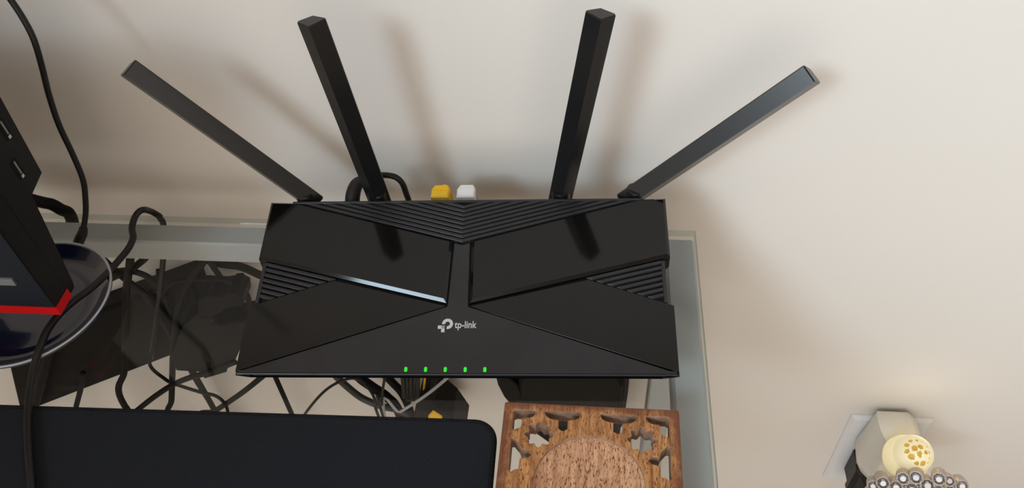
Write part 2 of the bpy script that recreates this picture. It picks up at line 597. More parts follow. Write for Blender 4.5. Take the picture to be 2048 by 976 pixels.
# antennas: rhombus section rods on turning knobs
AY = 0.127
for (bx_, bz, tx_, tz_) in ((-0.1088, 0.0362, -0.1899, 0.1399), (-0.0596, 0.0330, -0.0738, 0.1682),
                            (0.0626, 0.0330, 0.0852, 0.1683), (0.1111, 0.0338, 0.2057, 0.1257)):
    d = Vector((tx_ - bx_, 0, tz_ - bz))
    Ln = d.length
    d.normalize()
    side = Vector((d.z, 0, -d.x))
    fr = Vector((0, -1, 0))
    base = Vector((bx_, AY, bz)) - d * (0.0095 if abs(d.x) > 0.4 else 0.006)
    tip = Vector((tx_, AY, tz_))
    bm = bmesh.new()

    def sec(c, w, t):
        return [c - side * w + fr * 0.0004, c + fr * t * 1.45, c + side * w + fr * 0.0004, c + side * w - fr * 0.0006, c - fr * t, c - side * w - fr * 0.0006]
    loft(bm, [sec(base, 0.0069, 0.0040), sec(base + d * 0.0012, 0.0077, 0.0048), sec(tip - d * 0.0008, 0.0082, 0.0050), sec(tip, 0.0076, 0.0045)])
    bmesh.ops.recalc_face_normals(bm, faces=bm.faces)
    an = obj('antenna', bm, 'antenna', router)
    bm = bmesh.new()
    lathe(bm, [(0.0062, 0.0), (0.0062, 0.0105), (0.0056, 0.0120)], 24)
    kn = obj('antenna_knob', bm, 'antenna', an, smooth=True)
    kn.location = (bx_, AY - 0.0005, 0.0270)
for x in (-0.1088, -0.0596, 0.0626, 0.1111):
    bm = bmesh.new()
    box(bm, x - 0.006, x + 0.006, 0.1180, 0.1300, 0.0200, 0.0275, bev=0.001)
    obj('hinge_block', bm, 'black', router)

# ------------------------------------------------------------------ leads plugged into the back of the router
def rl(x, y, z):
    a = router.rotation_euler.z
    return Vector((router.location.x + math.cos(a) * x - math.sin(a) * y, router.location.y + math.sin(a) * x + math.cos(a) * y, z))


def ethernet(px, m, lead, label, drop_dx=0.0):
    t = empty('ethernet_cable', rl(px, 0.1195, 0.022), router.rotation_euler.z)
    tag(t, label, 'cable')
    bm = bmesh.new()
    box(bm, -0.0055, 0.0055, 0.0, 0.011, -0.004, 0.0045, bev=0.0008)
    obj('plug', bm, 'clear', t)
    bm = bmesh.new()
    prof = [(-0.0062, 0.0105), (-0.0065, 0.0185), (-0.0045, 0.0225), (0.0045, 0.0225), (0.0062, 0.0185), (0.0058, 0.0105)]
    pr = ccw(prof)
    loft(bm, [[(x, y, -0.005) for x, y in pr], [(x, y, 0.0075) for x, y in pr], [(x, y, 0.0087) for x, y in inset(pr, 0.001)]])
    obj('boot', bm, m, t)
    bm = bmesh.new()
    box(bm, -0.005, 0.005, 0.0165, 0.0178, 0.0085, 0.0092)
    obj('boot_ridge', bm, m, t)
    bm = bmesh.new()
    tube(bm, [(0, 0.021, 0.001), (0, 0.029, -0.001), (0.001, 0.036, -0.012), (0.006, 0.039, -0.045), (0.03, 0.040, -0.085), (0.075 + drop_dx, 0.038, -0.115), (0.105 + drop_dx, 0.036, -0.150), (0.108 + drop_dx, 0.036, -0.185)], 0.0026, per=6)
    obj('lead', bm, lead, t, smooth='all')


ethernet(-0.01880, 'yellow', 'yellow', 'cable with a yellow plug boot in the back of the router')
ethernet(-0.00133, 'clear', 'grey', 'cable with a milky white plug in the back of the router', 0.006)
t = empty('power_lead', rl(-0.066, 0.128, 0.030), router.rotation_euler.z)
tag(t, 'black power lead curving behind the second antenna from the left', 'cable')
bm = bmesh.new()
tube(bm, [(-0.012, -0.006, -0.004), (-0.0115, 0.002, 0.003), (-0.009, 0.008, 0.007), (-0.004, 0.013, 0.007)], [0.0050, 0.0050, 0.0045, 0.0036], n=14)
obj('plug', bm, 'rubber', t, smooth='all')
bm = bmesh.new()
tube(bm, [(-0.005, 0.012, 0.007), (0.004, 0.015, 0.0085), (0.014, 0.0155, 0.0075), (0.0195, 0.0145, 0.0035), (0.0215, 0.0140, -0.006), (0.021, 0.018, -0.03), (0.012, 0.020, -0.075), (-0.012, 0.014, -0.115), (-0.035, 0.006, -0.150), (-0.045, 0.006, -0.185)], 0.0021)
obj('lead', bm, 'rubber', t, smooth='all')

# ------------------------------------------------------------------ desk mat
mat_o = empty('desk_mat', (-0.1195, -0.1568, 0), math.radians(1.3))
tag(mat_o, 'dark navy cloth desk mat with stitched rim, bottom left on the glass', 'mat')


def rrect(x0, x1, y0, y1, r_, n=8):
    out = []
    for cx, cy, a0 in ((x1 - r_, y1 - r_, 0), (x0 + r_, y1 - r_, 90), (x0 + r_, y0 + r_, 180), (x1 - r_, y0 + r_, 270)):
        for i in range(n + 1):
            a = math.radians(a0 + 90 * i / n)
            out.append((cx + r_ * math.cos(a), cy + r_ * math.sin(a)))
    return out


mp_ = rrect(-0.62, 0.0, -0.24, 0.0, 0.0135)
bm = bmesh.new()
q1 = inset(mp_, 0.0021)
loft(bm, [[(x, y, 0.0004) for x, y in q1], [(x, y, 0.0030) for x, y in q1], [(x, y, 0.0033) for x, y in inset(q1, 0.0006)]])
obj('mat_cloth', bm, 'mat', mat_o)
bm = bmesh.new()
ring_in = inset(mp_, 0.0022)
ring_mid = inset(mp_, 0.0011)
vv = [[bm.verts.new((x, y, z)) for x, y in R] for R, z in ((ring_in, 0.0), (mp_, 0.0005), (mp_, 0.0026), (ring_mid, 0.0038), (ring_in, 0.0030))]
n = len(mp_)
for k in range(5):
    a, c = vv[k], vv[(k + 1) % 5]
    for i in range(n):
        bm.faces.new((a[i], a[(i + 1) % n], c[(i + 1) % n], c[i]))
obj('stitched_rim', bm, 'stitch', mat_o, smooth='all')

# ------------------------------------------------------------------ carved wooden trivet
TLn = 0.09646
triv = empty('wooden_coaster', (-0.11609, -0.14945, 0), -0.00120)
tag(triv, 'square carved wooden coaster with cut-out corners and round recess', 'coaster')
TH = 0.01074


def tl(u, v): return (u * TLn, -v * TLn)


H_L = [(0.057, 0.060), (0.070, 0.050), (0.178, 0.050), (0.188, 0.060), (0.170, 0.088), (0.150, 0.097), (0.108, 0.101), (0.107, 0.158), (0.066, 0.180), (0.059, 0.170)]
H_T = [(0.236, 0.056), (0.250, 0.049), (0.436, 0.049), (0.446, 0.058), (0.431, 0.084), (0.405, 0.096), (0.370, 0.102), (0.370, 0.158), (0.346, 0.173), (0.320, 0.158), (0.318, 0.104), (0.270, 0.096), (0.246, 0.078)]
H_S = [(0.059, 0.236), (0.073, 0.235), (0.109, 0.275), (0.118, 0.304), (0.160, 0.306), (0.180, 0.328), (0.160, 0.346), (0.116, 0.357), (0.114, 0.420), (0.090, 0.424), (0.073, 0.440), (0.061, 0.425)]
star = []
for i in range(48):
    a = 2 * PI * i / 48
    rr = 0.071 + 0.0100 * math.cos(8 * a)
    star.append((0.212 + rr * math.sin(a), 0.202 + rr * math.cos(a)))
MIR = lambda P_: [(1 - u, v) for u, v in P_]
FLP = lambda P_: [(u, 1 - v) for u, v in P_]
TRN = lambda P_: [(v, u) for u, v in P_]
holes = []
for base_h in (H_L, H_T, star, H_S):
    for f1 in (lambda P_: P_, MIR):
        for f2 in (lambda P_: P_, FLP):
            holes.append(f2(f1(base_h)))
DR = 0.303
circ = [(0.5 + DR * math.cos(2 * PI * i / 72), 0.5 + DR * math.sin(2 * PI * i / 72)) for i in range(72)]


def filled(name, outer, inner, z0, z1, bev, m3):
    cu = bpy.data.curves.new(name, 'CURVE')
    cu.dimensions = '2D'
    cu.fill_mode = 'BOTH'
    cu.extrude = (z1 - z0) / 2 - bev
    cu.bevel_depth = bev
    cu.bevel_resolution = 1
    cu.offset = -bev
    for pl in [outer] + inner:
        s_ = cu.splines.new('POLY')
        s_.points.add(len(pl) - 1)
        for pt_, (u, v) in zip(s_.points, pl):
            pt_.co = (*tl(u, v), 0, 1)
        s_.use_cyclic_u = True
    oo = bpy.data.objects.new(name, cu)
    COL.objects.link(oo)
    dg_ = bpy.context.evaluated_depsgraph_get()
    me_ = bpy.data.meshes.new_from_object(oo.evaluated_get(dg_))
    bpy.data.objects.remove(oo)
    me_.materials.clear()
    for q_ in m3:
        me_.materials.append(M[q_])
    for v in me_.vertices:
        v.co.z += (z0 + z1) / 2
    e_ = 0.0018
    for f_ in me_.polygons:
        f_.use_smooth = False
        c = f_.center
        outer_side = c.x < e_ or c.x > TLn - e_ or c.y > -e_ or c.y < -TLn + e_
        if abs(f_.normal.z) > 0.5:
            f_.material_index = 0
        else:
            f_.material_index = 2 if outer_side else 1
    o_ = bpy.data.objects.new(name, me_)
    COL.objects.link(o_)
    o_.parent = triv
    return o_


sq = rrect(0, 1, 0, 1, 0.012, 3)
filled('carved_board', sq, holes + [circ], 0.0, TH, 0.0007, ['wood', 'wood_cut', 'wood_side'])
bm = bmesh.new()
cc = [(0.5 * TLn + (DR + 0.004) * TLn * math.cos(2 * PI * i / 72), -0.5 * TLn + (DR + 0.004) * TLn * math.sin(2 * PI * i / 72)) for i in range(72)]
ci = [(0.5 * TLn + (DR - 0.03) * TLn * math.cos(2 * PI * i / 72), -0.5 * TLn + (DR - 0.03) * TLn * math.sin(2 * PI * i / 72)) for i in range(72)]
loft(bm, [[(x, y, 0.0004) for x, y in cc], [(x, y, TH - 0.0020) for x, y in cc], [(x, y, TH - 0.0032) for x, y in ci]])
obj('recess_floor', bm, 'wood_disc', triv, smooth=True)

# ------------------------------------------------------------------ monitor at the left edge
MX = -0.3933
mon = empty('monitor', (-0.66, -0.09, 0))
tag(mon, 'black screen device with a red bottom edge standing at the left', 'monitor')
ox, oy = 0.66, 0.09


def mbox(name, x0, x1, y0, y1, z0, z1, m, bev=0.0, parent=mon):
    bm = bmesh.new()
    box(bm, x0 + ox, x1 + ox, y0 + oy, y1 + oy, z0, z1, bev)
    return obj(name, bm, m, parent)


MT = 0.20
mbox('front_frame', -0.57, MX, -0.1116, -0.0972, 0.0320, MT, 'black', 0.0004)
mbox('screen', -0.568, MX - 0.0008, -0.1123, -0.1114, 0.0325, MT - 0.002, 'screen')
mbox('bottom_trim', -0.57, MX, -0.1123, -0.0970, 0.0250, 0.0320, 'red')['label'] = 'red strip along the bottom edge'
bd = mbox('front_bar', -0.446, -0.407, -0.1136, -0.1122, 0.0535, 0.0592, 'grey')  # plain grey bar standing slightly proud of the front
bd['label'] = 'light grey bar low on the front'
prof = [(-0.0970, 0.0268), (-0.0920, 0.0268), (-0.0902, 0.0300), (-0.0793, 0.0951), (-0.0638, 0.0986), (-0.0600, 0.152), (-0.0600, 0.175), (-0.075, MT - 0.01), (-0.0970, MT - 0.01)]
bm = bmesh.new()
loft(bm, [[(x + ox, y + oy, z) for y, z in prof] for x in (-0.56, MX - 0.0004)])
bmesh.ops.recalc_face_normals(bm, faces=bm.faces)
obj('rear_housing', bm, 'black', mon)
for y, z in ((-0.0775, 0.1135), (-0.0700, 0.1360)):
    bm = bmesh.new()
    box(bm, MX - 0.001 + ox, MX - 0.0002 + ox, y - 0.0028 + oy, y + 0.0028 + oy, z - 0.0062, z + 0.0062)
    pt = obj('side_port', bm, 'deep', mon)
    bm = bmesh.new()
    box(bm, MX - 0.0008 + ox, MX + 0.0001 + ox, y - 0.0002 + oy, y + 0.0009 + oy, z - 0.0035, z + 0.0052)
    obj('port_tongue', bm, 'grey', pt)
    bm = bmesh.new()
    box(bm, MX - 0.0008 + ox, MX + 0.0001 + ox, y - 0.0010 + oy, y + 0.0012 + oy, z - 0.0062, z - 0.0042)
    obj('port_clip', bm, 'steel', pt)
mbox('stand_neck', -0.54, -0.49, -0.085, -0.065, 0.008, 0.10, 'black', 0.002)
mbox('stand_foot', -0.60, -0.50, -0.148, -0.030, 0.0, 0.009, 'black', 0.003)

# ------------------------------------------------------------------ round dish
dish = empty('round_dish', (-0.4320, -0.0926, 0))
tag(dish, 'round glossy navy dish with pale rim below the black screen', 'dish')
bm = bmesh.new()
lathe(bm, [(0.030, 0.0), (0.034, 0.0006), (0.046, 0.0070), (0.0520, 0.0106), (0.0527, 0.0116), (0.0523, 0.0124), (0.0511, 0.0124), (0.0500, 0.0118), (0.044, 0.0072), (0.036, 0.0042), (0.034, 0.0046), (0.0325, 0.0042), (0.020, 0.0034), (0.004, 0.0034)], 96)
obj('bowl', bm, 'navy', dish, smooth='all')
bm = bmesh.new()
vs = []
n = 96
for k in range(7):
    a = 2 * PI * k / 7
    vs.append([bm.verts.new(((0.0517 + 0.00085 * math.cos(a)) * math.cos(2 * PI * j / n), (0.0517 + 0.00085 * math.cos(a)) * math.sin(2 * PI * j / n), 0.0124 + 0.0006 * math.sin(a))) for j in range(n)])
for k in range(7):
    a, c = vs[k], vs[(k + 1) % 7]
    for i in range(n):
        bm.faces.new((a[i], a[(i + 1) % n], c[(i + 1) % n], c[i]))
bmesh.ops.recalc_face_normals(bm, faces=bm.faces)
obj('rim', bm, 'rim', dish, smooth='all')

# ------------------------------------------------------------------ cables above the glass
t = empty('hanging_cable', [-0.42817, -0.03400, 0.00588])
tag(t, 'thin black cable hanging down the wall to a plug behind the navy dish', 'cable')
o0 = Vector(t.location)
bm = bmesh.new()
tube(bm, [Vector(q) - o0 for q in [(-0.42294, -0.03050, 0.01356), (-0.41798, -0.02600, 0.02497), (-0.41409, -0.02300, 0.03652), (-0.41005, -0.02000, 0.05228), (-0.40949, -0.01700, 0.07163), (-0.40894, -0.01500, 0.09488), (-0.40675, -0.01200, 0.11601), (-0.40233, -0.01000, 0.13666), (-0.39998, -0.00800, 0.15274), (-0.40188, -0.00500, 0.16420), (-0.40564, -0.00200, 0.17533), (-0.40986, 0.00000, 0.18977), (-0.41528, 0.00200, 0.20656)] + [(-0.43528, 0.004, 0.52)]], 0.0019, n=12)
obj('lead', bm, 'rubber', t, smooth='all')
bm = bmesh.new()
tube(bm, [Vector(q) - o0 for q in [(-0.42164, -0.03000, 0.01609), (-0.42377, -0.03100, 0.01204), (-0.42633, -0.03300, 0.00847), (-0.42940, -0.03500, 0.00382)]], [0.0027, 0.0034, 0.0036, 0.0036], n=12)
obj('plug', bm, 'rubber', t, smooth='all')

fc_pts = [[-0.48590, 0.02250, -0.21793], [-0.46939, 0.02000, -0.18470], [-0.44845, 0.01700, -0.14252], [-0.42958, 0.01400, -0.10378], [-0.41062, 0.01200, -0.06310], [-0.39862, 0.01200, -0.03376], [-0.39395, 0.01150, -0.01991], [-0.39349, 0.01050, -0.01354], [-0.39226, 0.00900, -0.00988], [-0.39491, 0.00600, -0.00180], [-0.39387, -0.00239, 0.00750], [-0.39782, -0.00667, 0.00550], [-0.39777, -0.01561, 0.00280], [-0.39304, -0.02512, 0.00260], [-0.39189, -0.03474, 0.00260], [-0.39358, -0.04583, 0.00280], [-0.39257, -0.05870, 0.00700], [-0.38800, -0.07386, 0.01550], [-0.39136, -0.08425, 0.01650], [-0.39711, -0.09367, 0.01650], [-0.40176, -0.10484, 0.01650], [-0.40327, -0.11812, 0.01680], [-0.40225, -0.13226, 0.01550], [-0.40257, -0.14342, 0.01050], [-0.39754, -0.16197, 0.00700], [-0.39023, -0.17807, 0.00660], [-0.38165, -0.19343, 0.00640], [-0.37098, -0.21099, 0.00640], [-0.35743, -0.23280, 0.00620]]
cable('front_cable', fc_pts, 0.0023, 'rubber', 'black cable bent over the glass edge, crossing the dish and the mat', n=12)

# dark cable bundle lying along the back edge behind the monitor
cable('thick_cable', [[-0.51174, 0.02000, 0.00055], [-0.49493, 0.01600, -0.00243], [-0.48410, 0.01400, -0.00382], [-0.47678, 0.01300, -0.00470], [-0.47104, 0.01200, -0.00881], [-0.46650, 0.01200, -0.01451], [-0.47461, 0.01200, -0.03686], [-0.50708, 0.01200, -0.09259], [-0.56274, 0.01200, -0.18028], [-0.63950, 0.01200, -0.29806], [-0.72188, 0.01200, -0.42333]] + [(-0.75622, 0.012, -UP + 0.005)], 0.0045, 'rubber_grey', 'thick black cable dropping behind the table next to the screen device', n=12)

# ------------------------------------------------------------------ things seen through the glass
def slab(name, pts, y_back, m, label, cat, bev=0.003, parts=None):
    """a box-like thing whose front outline is given in x,z; it reaches back to y_back"""
    yf = pts[0][1]
    P = ccw([(q[0], q[2]) for q in pts])
    I = inset(P, bev)
    bm = bmesh.new()
    loft(bm, [[(x, y_back, z) for x, z in P], [(x, yf + bev, z) for x, z in P], [(x, yf, z) for x, z in I]])
    bmesh.ops.recalc_face_normals(bm, faces=bm.faces)
    o = obj(name, bm, m, None)
    return tag(o, label, cat)


slab('power_box', [[-0.63622, 0.02600, -0.21234], [-0.40543, 0.02600, -0.10104], [-0.41683, 0.02600, -0.19076], [-0.68827, 0.02600, -0.34509]], WY, 'rubber_grey', 'long dark box fixed tilted to the wall below the glass', 'box')
slab('power_adapter', [[-0.39880, 0.00400, -0.12163], [-0.38471, 0.00400, -0.12690], [-0.39090, 0.00400, -0.13488], [-0.38456, 0.00400, -0.13727], [-0.37639, 0.00400, -0.13396], [-0.35490, 0.00400, -0.12709], [-0.37309, 0.00400, -0.16382], [-0.38735, 0.00400, -0.18911], [-0.40015, 0.00400, -0.20270], [-0.40226, 0.00400, -0.20930], [-0.42777, 0.00400, -0.22201], [-0.42771, 0.00400, -0.21050], [-0.45077, 0.00400, -0.20987], [-0.44849, 0.00400, -0.18821], [-0.42245, 0.00400, -0.14538]], 0.0258, 'rubber_grey', 'dark power adapter under the left end of the router', 'adapter', bev=0.0012)
slab('power_plug', [[-0.39355, 0.00400, -0.10403], [-0.38581, 0.00400, -0.09905], [-0.37969, 0.00400, -0.09613], [-0.37230, 0.00400, -0.09700], [-0.36474, 0.00400, -0.09466], [-0.36326, 0.00400, -0.09267], [-0.35703, 0.00400, -0.09169], [-0.35655, 0.00400, -0.09421], [-0.35300, 0.00400, -0.09784], [-0.35535, 0.00400, -0.10836], [-0.36407, 0.00400, -0.11151], [-0.36431, 0.00400, -0.10955], [-0.37265, 0.00400, -0.11401], [-0.37863, 0.00400, -0.11906], [-0.39626, 0.00400, -0.12968], [-0.39934, 0.00400, -0.12575]], 0.0258, 'rubber_grey', 'dark power plug pointing left, inside the looped cable', 'plug', bev=0.001)
bag_pts = [[-0.12427, 0.00000, -0.14094], [-0.12779, 0.00000, -0.18325], [-0.13216, 0.00000, -0.20217], [-0.13565, 0.00000, -0.25570], [-0.12260, 0.00000, -0.28136], [-0.10498, 0.00000, -0.30491], [-0.08084, 0.00000, -0.30810], [-0.03932, 0.00000, -0.29130], [-0.03736, 0.00000, -0.22451], [-0.03784, 0.00000, -0.19662], [-0.04146, 0.00000, -0.18315], [-0.04551, 0.00000, -0.16714], [-0.04845, 0.00000, -0.13563]]
pouch = slab('black_pouch', bag_pts, WY, 'black', 'rounded black pouch against the wall between router and wooden coaster', 'pouch', bev=0.004)
flap = slab('side_flap', [[-0.14949, 0.00100, -0.14407], [-0.15069, 0.00100, -0.18654], [-0.14927, 0.00100, -0.20512], [-0.14502, 0.00100, -0.22334], [-0.13615, 0.00100, -0.24523], [-0.13019, 0.00100, -0.25683], [-0.12850, 0.00100, -0.21781], [-0.13143, 0.00100, -0.20363], [-0.14367, 0.00100, -0.18599], [-0.14362, 0.00100, -0.14366]], 0.012, 'black', None, None, bev=0.0012)
flap.parent = pouch
cable('pouch_strap', [[-0.03954, -0.00300, -0.13770], [-0.03794, -0.00300, -0.16950], [-0.03766, -0.00300, -0.19203], [-0.03840, -0.00300, -0.22145], [-0.04004, -0.00300, -0.25369], [-0.04405, -0.00300, -0.29023]] + [(-0.04405, 0.0, -UP + 0.003)], 0.0022, 'rubber', 'thin black strap hanging at the right of the black pouch')


def drop(pts, dx=0.0):
    """continue a cable from its last point down to the floor"""
    q = pts[-1]
    return pts + [(q[0] + dx * 0.3, q[1], q[2] - 0.12), (q[0] + dx, q[1] - 0.01, -UP + 0.004)]


G = 'cables hanging under the glass'
UC = [
    ([[-0.43930, 0.01700, -0.12123], [-0.42693, 0.01700, -0.10524], [-0.41450, 0.01700, -0.09553], [-0.40358, 0.01700, -0.09179], [-0.39080, 0.01700, -0.08987], [-0.37790, 0.01700, -0.08983], [-0.36803, 0.01700, -0.09248], [-0.36020, 0.01700, -0.09908], [-0.35656, 0.01700, -0.10991], [-0.35886, 0.01700, -0.12200], [-0.36535, 0.01700, -0.13329], [-0.37782, 0.01700, -0.14171], [-0.39474, 0.01700, -0.14629]], 0.0019, 'cable looped above the dark adapter, left of the router'),
    ([[-0.36768, 0.01200, -0.04943], [-0.37628, 0.01200, -0.06268], [-0.38797, 0.01200, -0.07713], [-0.39962, 0.01200, -0.09081], [-0.41347, 0.01200, -0.11231], [-0.42883, 0.01200, -0.14200], [-0.44515, 0.01200, -0.17981], [-0.46133, 0.01200, -0.22074], [-0.48245, 0.01200, -0.27466], [-0.49820, 0.01200, -0.31397]], 0.0022, 'cable dropping straight from the rear rail past the dark box', 1),
    ([[-0.38025, 0.02200, -0.06376], [-0.37855, 0.02200, -0.07878], [-0.37662, 0.02200, -0.09113], [-0.37422, 0.02200, -0.10250], [-0.36872, 0.02200, -0.11001]], 0.0019, 'short cable slanting from the rear rail to the loop', 1),
    ([[-0.39182, 0.03000, -0.07908], [-0.37679, 0.03000, -0.08580], [-0.36044, 0.03000, -0.08876], [-0.34610, 0.03000, -0.09879], [-0.33203, 0.03000, -0.11098]], 0.0026, 'thick cable running behind the left end of the router', 2),
    ([[-0.41819, 0.01200, -0.05458], [-0.42911, 0.01200, -0.06516], [-0.44270, 0.01200, -0.07553], [-0.45620, 0.01200, -0.08302], [-0.47144, 0.01200, -0.09202], [-0.49132, 0.01200, -0.10474]], 0.0022, 'cable slanting from the rear rail towards the dish', 2),
    ([[-0.46862, 0.01800, -0.06759], [-0.46594, 0.01800, -0.07724], [-0.46098, 0.01800, -0.09015], [-0.45463, 0.01800, -0.10464], [-0.44856, 0.01800, -0.11623], [-0.44751, 0.01800, -0.13670]], 0.0022, 'cable crossing under the slanting one beside the dish', 1),
    ([[-0.47460, 0.02300, -0.09401], [-0.45807, 0.02300, -0.09064], [-0.44550, 0.02300, -0.09447], [-0.43854, 0.02300, -0.10379], [-0.43617, 0.02300, -0.11620], [-0.43853, 0.02300, -0.13682], [-0.44128, 0.02300, -0.16423], [-0.44477, 0.02300, -0.19484], [-0.45307, 0.02300, -0.24038]], 0.0020, 'cable arching over the dark box and running down its front', 1),
    ([[-0.42899, 0.00600, -0.04854], [-0.43946, 0.00600, -0.06979], [-0.45230, 0.00600, -0.09547], [-0.47051, 0.00600, -0.13689], [-0.49004, 0.00600, -0.18240], [-0.50666, 0.00600, -0.21966], [-0.53018, 0.00600, -0.26943]], 0.0024, 'cable with a flat plug end hanging to the mat edge', 1),
    ([[-0.42224, 0.01500, -0.07916], [-0.43396, 0.01500, -0.11180], [-0.44896, 0.01500, -0.14711], [-0.46717, 0.01500, -0.18546], [-0.48409, 0.01500, -0.21859], [-0.47791, 0.01500, -0.24166], [-0.47073, 0.01500, -0.24972], [-0.44951, 0.01500, -0.26204], [-0.43505, 0.01500, -0.26795], [-0.43034, 0.01500, -0.28211], [-0.43265, 0.01500, -0.29919], [-0.43918, 0.01500, -0.32312]], 0.0013, 'thin cable wandering from the dark box to the mat', 1),
    ([[-0.38625, 0.00200, -0.18772], [-0.41577, 0.00200, -0.20581], [-0.43882, 0.00200, -0.21661], [-0.46125, 0.00200, -0.23098], [-0.48868, 0.00200, -0.25411], [-0.52046, 0.00200, -0.28431], [-0.53810, 0.00200, -0.30120]], 0.0021, 'cable sloping down left from the dark adapter', 1),
    ([[-0.32421, 0.00400, -0.16040], [-0.34451, 0.00400, -0.18589], [-0.36751, 0.00400, -0.21140], [-0.39826, 0.00400, -0.24326], [-0.43549, 0.00400, -0.27782], [-0.45750, 0.00400, -0.29678]], 0.0021, 'cable sloping down left from under the router corner', 1),
    ([[-0.55646, 0.01200, -0.23239], [-0.57117, 0.01200, -0.25972], [-0.59474, 0.01200, -0.29879], [-0.61156, 0.01200, -0.32990]], 0.0020, 'short cable left of the mat edge under the dish', 1),
    ([[-0.31055, 0.01200, -0.18932], [-0.30193, 0.01200, -0.21800], [-0.29288, 0.01200, -0.23888], [-0.28329, 0.01200, -0.25441], [-0.26779, 0.01200, -0.26627], [-0.25029, 0.01200, -0.27364], [-0.23902, 0.01200, -0.29845]], 0.0026, 'thick grey cable slanting right under the router front', 1),
    ([[-0.29033, 0.01800, -0.19630], [-0.28389, 0.01800, -0.22544], [-0.27322, 0.01800, -0.24299], [-0.26121, 0.01800, -0.26101], [-0.25411, 0.01800, -0.29111]], 0.0036, 'thickest cable of the bunch left of the tied black bundle', 1),
    ([[-0.27202, 0.02400, -0.20342], [-0.26197, 0.02400, -0.22679], [-0.25502, 0.02400, -0.24293], [-0.24805, 0.02400, -0.26395], [-0.24471, 0.02400, -0.30955]], 0.0030, 'cable partly hidden behind the tied black bundle', 1),
]
for c_ in UC:
    pts = [tuple(q) for q in c_[0]]
    if len(c_) > 3 and c_[3] == 1:
        pts = drop(pts)
    cable('hanging_cable', pts, c_[1] * 1.3, 'grey_cord' if 'grey' in c_[2] else 'rubber_grey', c_[2] + ', under the glass', group=G)
cable('looped_cable', [[-0.34216, -0.01200, -0.26817], [-0.33221, -0.01200, -0.24754], [-0.31012, -0.01200, -0.21415], [-0.29300, -0.01200, -0.19498], [-0.27636, -0.01200, -0.18426], [-0.26715, -0.01200, -0.18738], [-0.26146, -0.01200, -0.20267], [-0.25993, -0.01200, -0.22212], [-0.26150, -0.01200, -0.24699]] + [(-0.25150, -0.012, -0.40), (-0.26150, -0.012, -UP + 0.003)], 0.0013, 'rubber', 'thin black cable in an arch between router and mat')
cable('straight_cable', [[-0.23601, -0.01600, -0.14425], [-0.24209, -0.01600, -0.17024], [-0.24898, -0.01600, -0.19782], [-0.25296, -0.01600, -0.21844], [-0.25550, -0.01600, -0.24416]] + [(-0.25550, -0.016, -UP + 0.003)], 0.0012, 'rubber', 'thin black cable hanging straight down beside the arched one')
# bundle of glossy leads in front of the mat, tied
for i, (xa, xb) in enumerate(((802, 806), (812, 815), (822, 824), (832, 833), (840, 841))):
    pts_ = [[-0.21983, -0.002, -0.15198],[-0.22528, -0.002, -0.18959],[-0.22937, -0.002, -0.21778],[-0.2312, -0.002, -0.23037]]
    q = [(v[0] + (xa - 821) * 0.00042 * (1.0 - 0.12 * k), v[1] + 0.0006 * (i % 2), v[2] + (0.004 if i in (0, 4) else 0.0) * (k == 3)) for k, v in enumerate(pts_)]
    bm = bmesh.new()
    tube(bm, q, 0.0021, n=10)
    if i == 0:
        bund = obj('cable_bundle', bm, 'antenna', None, smooth='all')
        tag(bund, 'tied bundle of glossy black leads under the router front', 'cables')
    else:
        obj('folded_lead', bm, 'antenna', bund, smooth='all')
cable('yellow_cable', [[-0.20876, 0.00600, -0.16228], [-0.21362, 0.00600, -0.19267], [-0.21873, 0.00600, -0.22096], [-0.22249, 0.00600, -0.24220], [-0.21923, 0.00600, -0.26103], [-0.21222, 0.00600, -0.27472], [-0.20767, 0.00600, -0.29461]] + [(-0.20767, 0.006, -UP + 0.003)], 0.0011, 'yellow', 'thin yellow cable hanging beside the tied bundle')
slab('grey_plug_block', [[-0.22281, -0.00300, -0.22805], [-0.21186, -0.00300, -0.21473], [-0.20879, -0.00300, -0.22681], [-0.20942, -0.00300, -0.23189], [-0.19493, -0.00300, -0.25639], [-0.18599, -0.00300, -0.28634], [-0.24045, -0.00300, -0.29190]], 0.03, 'rubber_grey', 'dark grey plug block behind the mat edge under the glass', 'plug', bev=0.002)
slab('yellow_connector', [[-0.21751, -0.00450, -0.25342], [-0.21153, -0.00450, -0.24329], [-0.20425, -0.00450, -0.25304], [-0.20549, -0.00450, -0.26380], [-0.21902, -0.00450, -0.26511]], -0.003, 'yellow', 'small yellow connector at the mat edge beneath the glass', 'plug', bev=0.0008)
cable('flat_grey_cable', [[-0.17481, -0.00900, -0.15463], [-0.18877, -0.00900, -0.17785], [-0.20446, -0.00900, -0.19925], [-0.22047, -0.00900, -0.21839], [-0.24125, -0.00900, -0.24046], [-0.25826, -0.00900, -0.25782]] + [(-0.27826, -0.009, -UP + 0.003)], 0.0017, 'rail', 'flat grey cable slanting under the glass below the lights', flat=0.4)

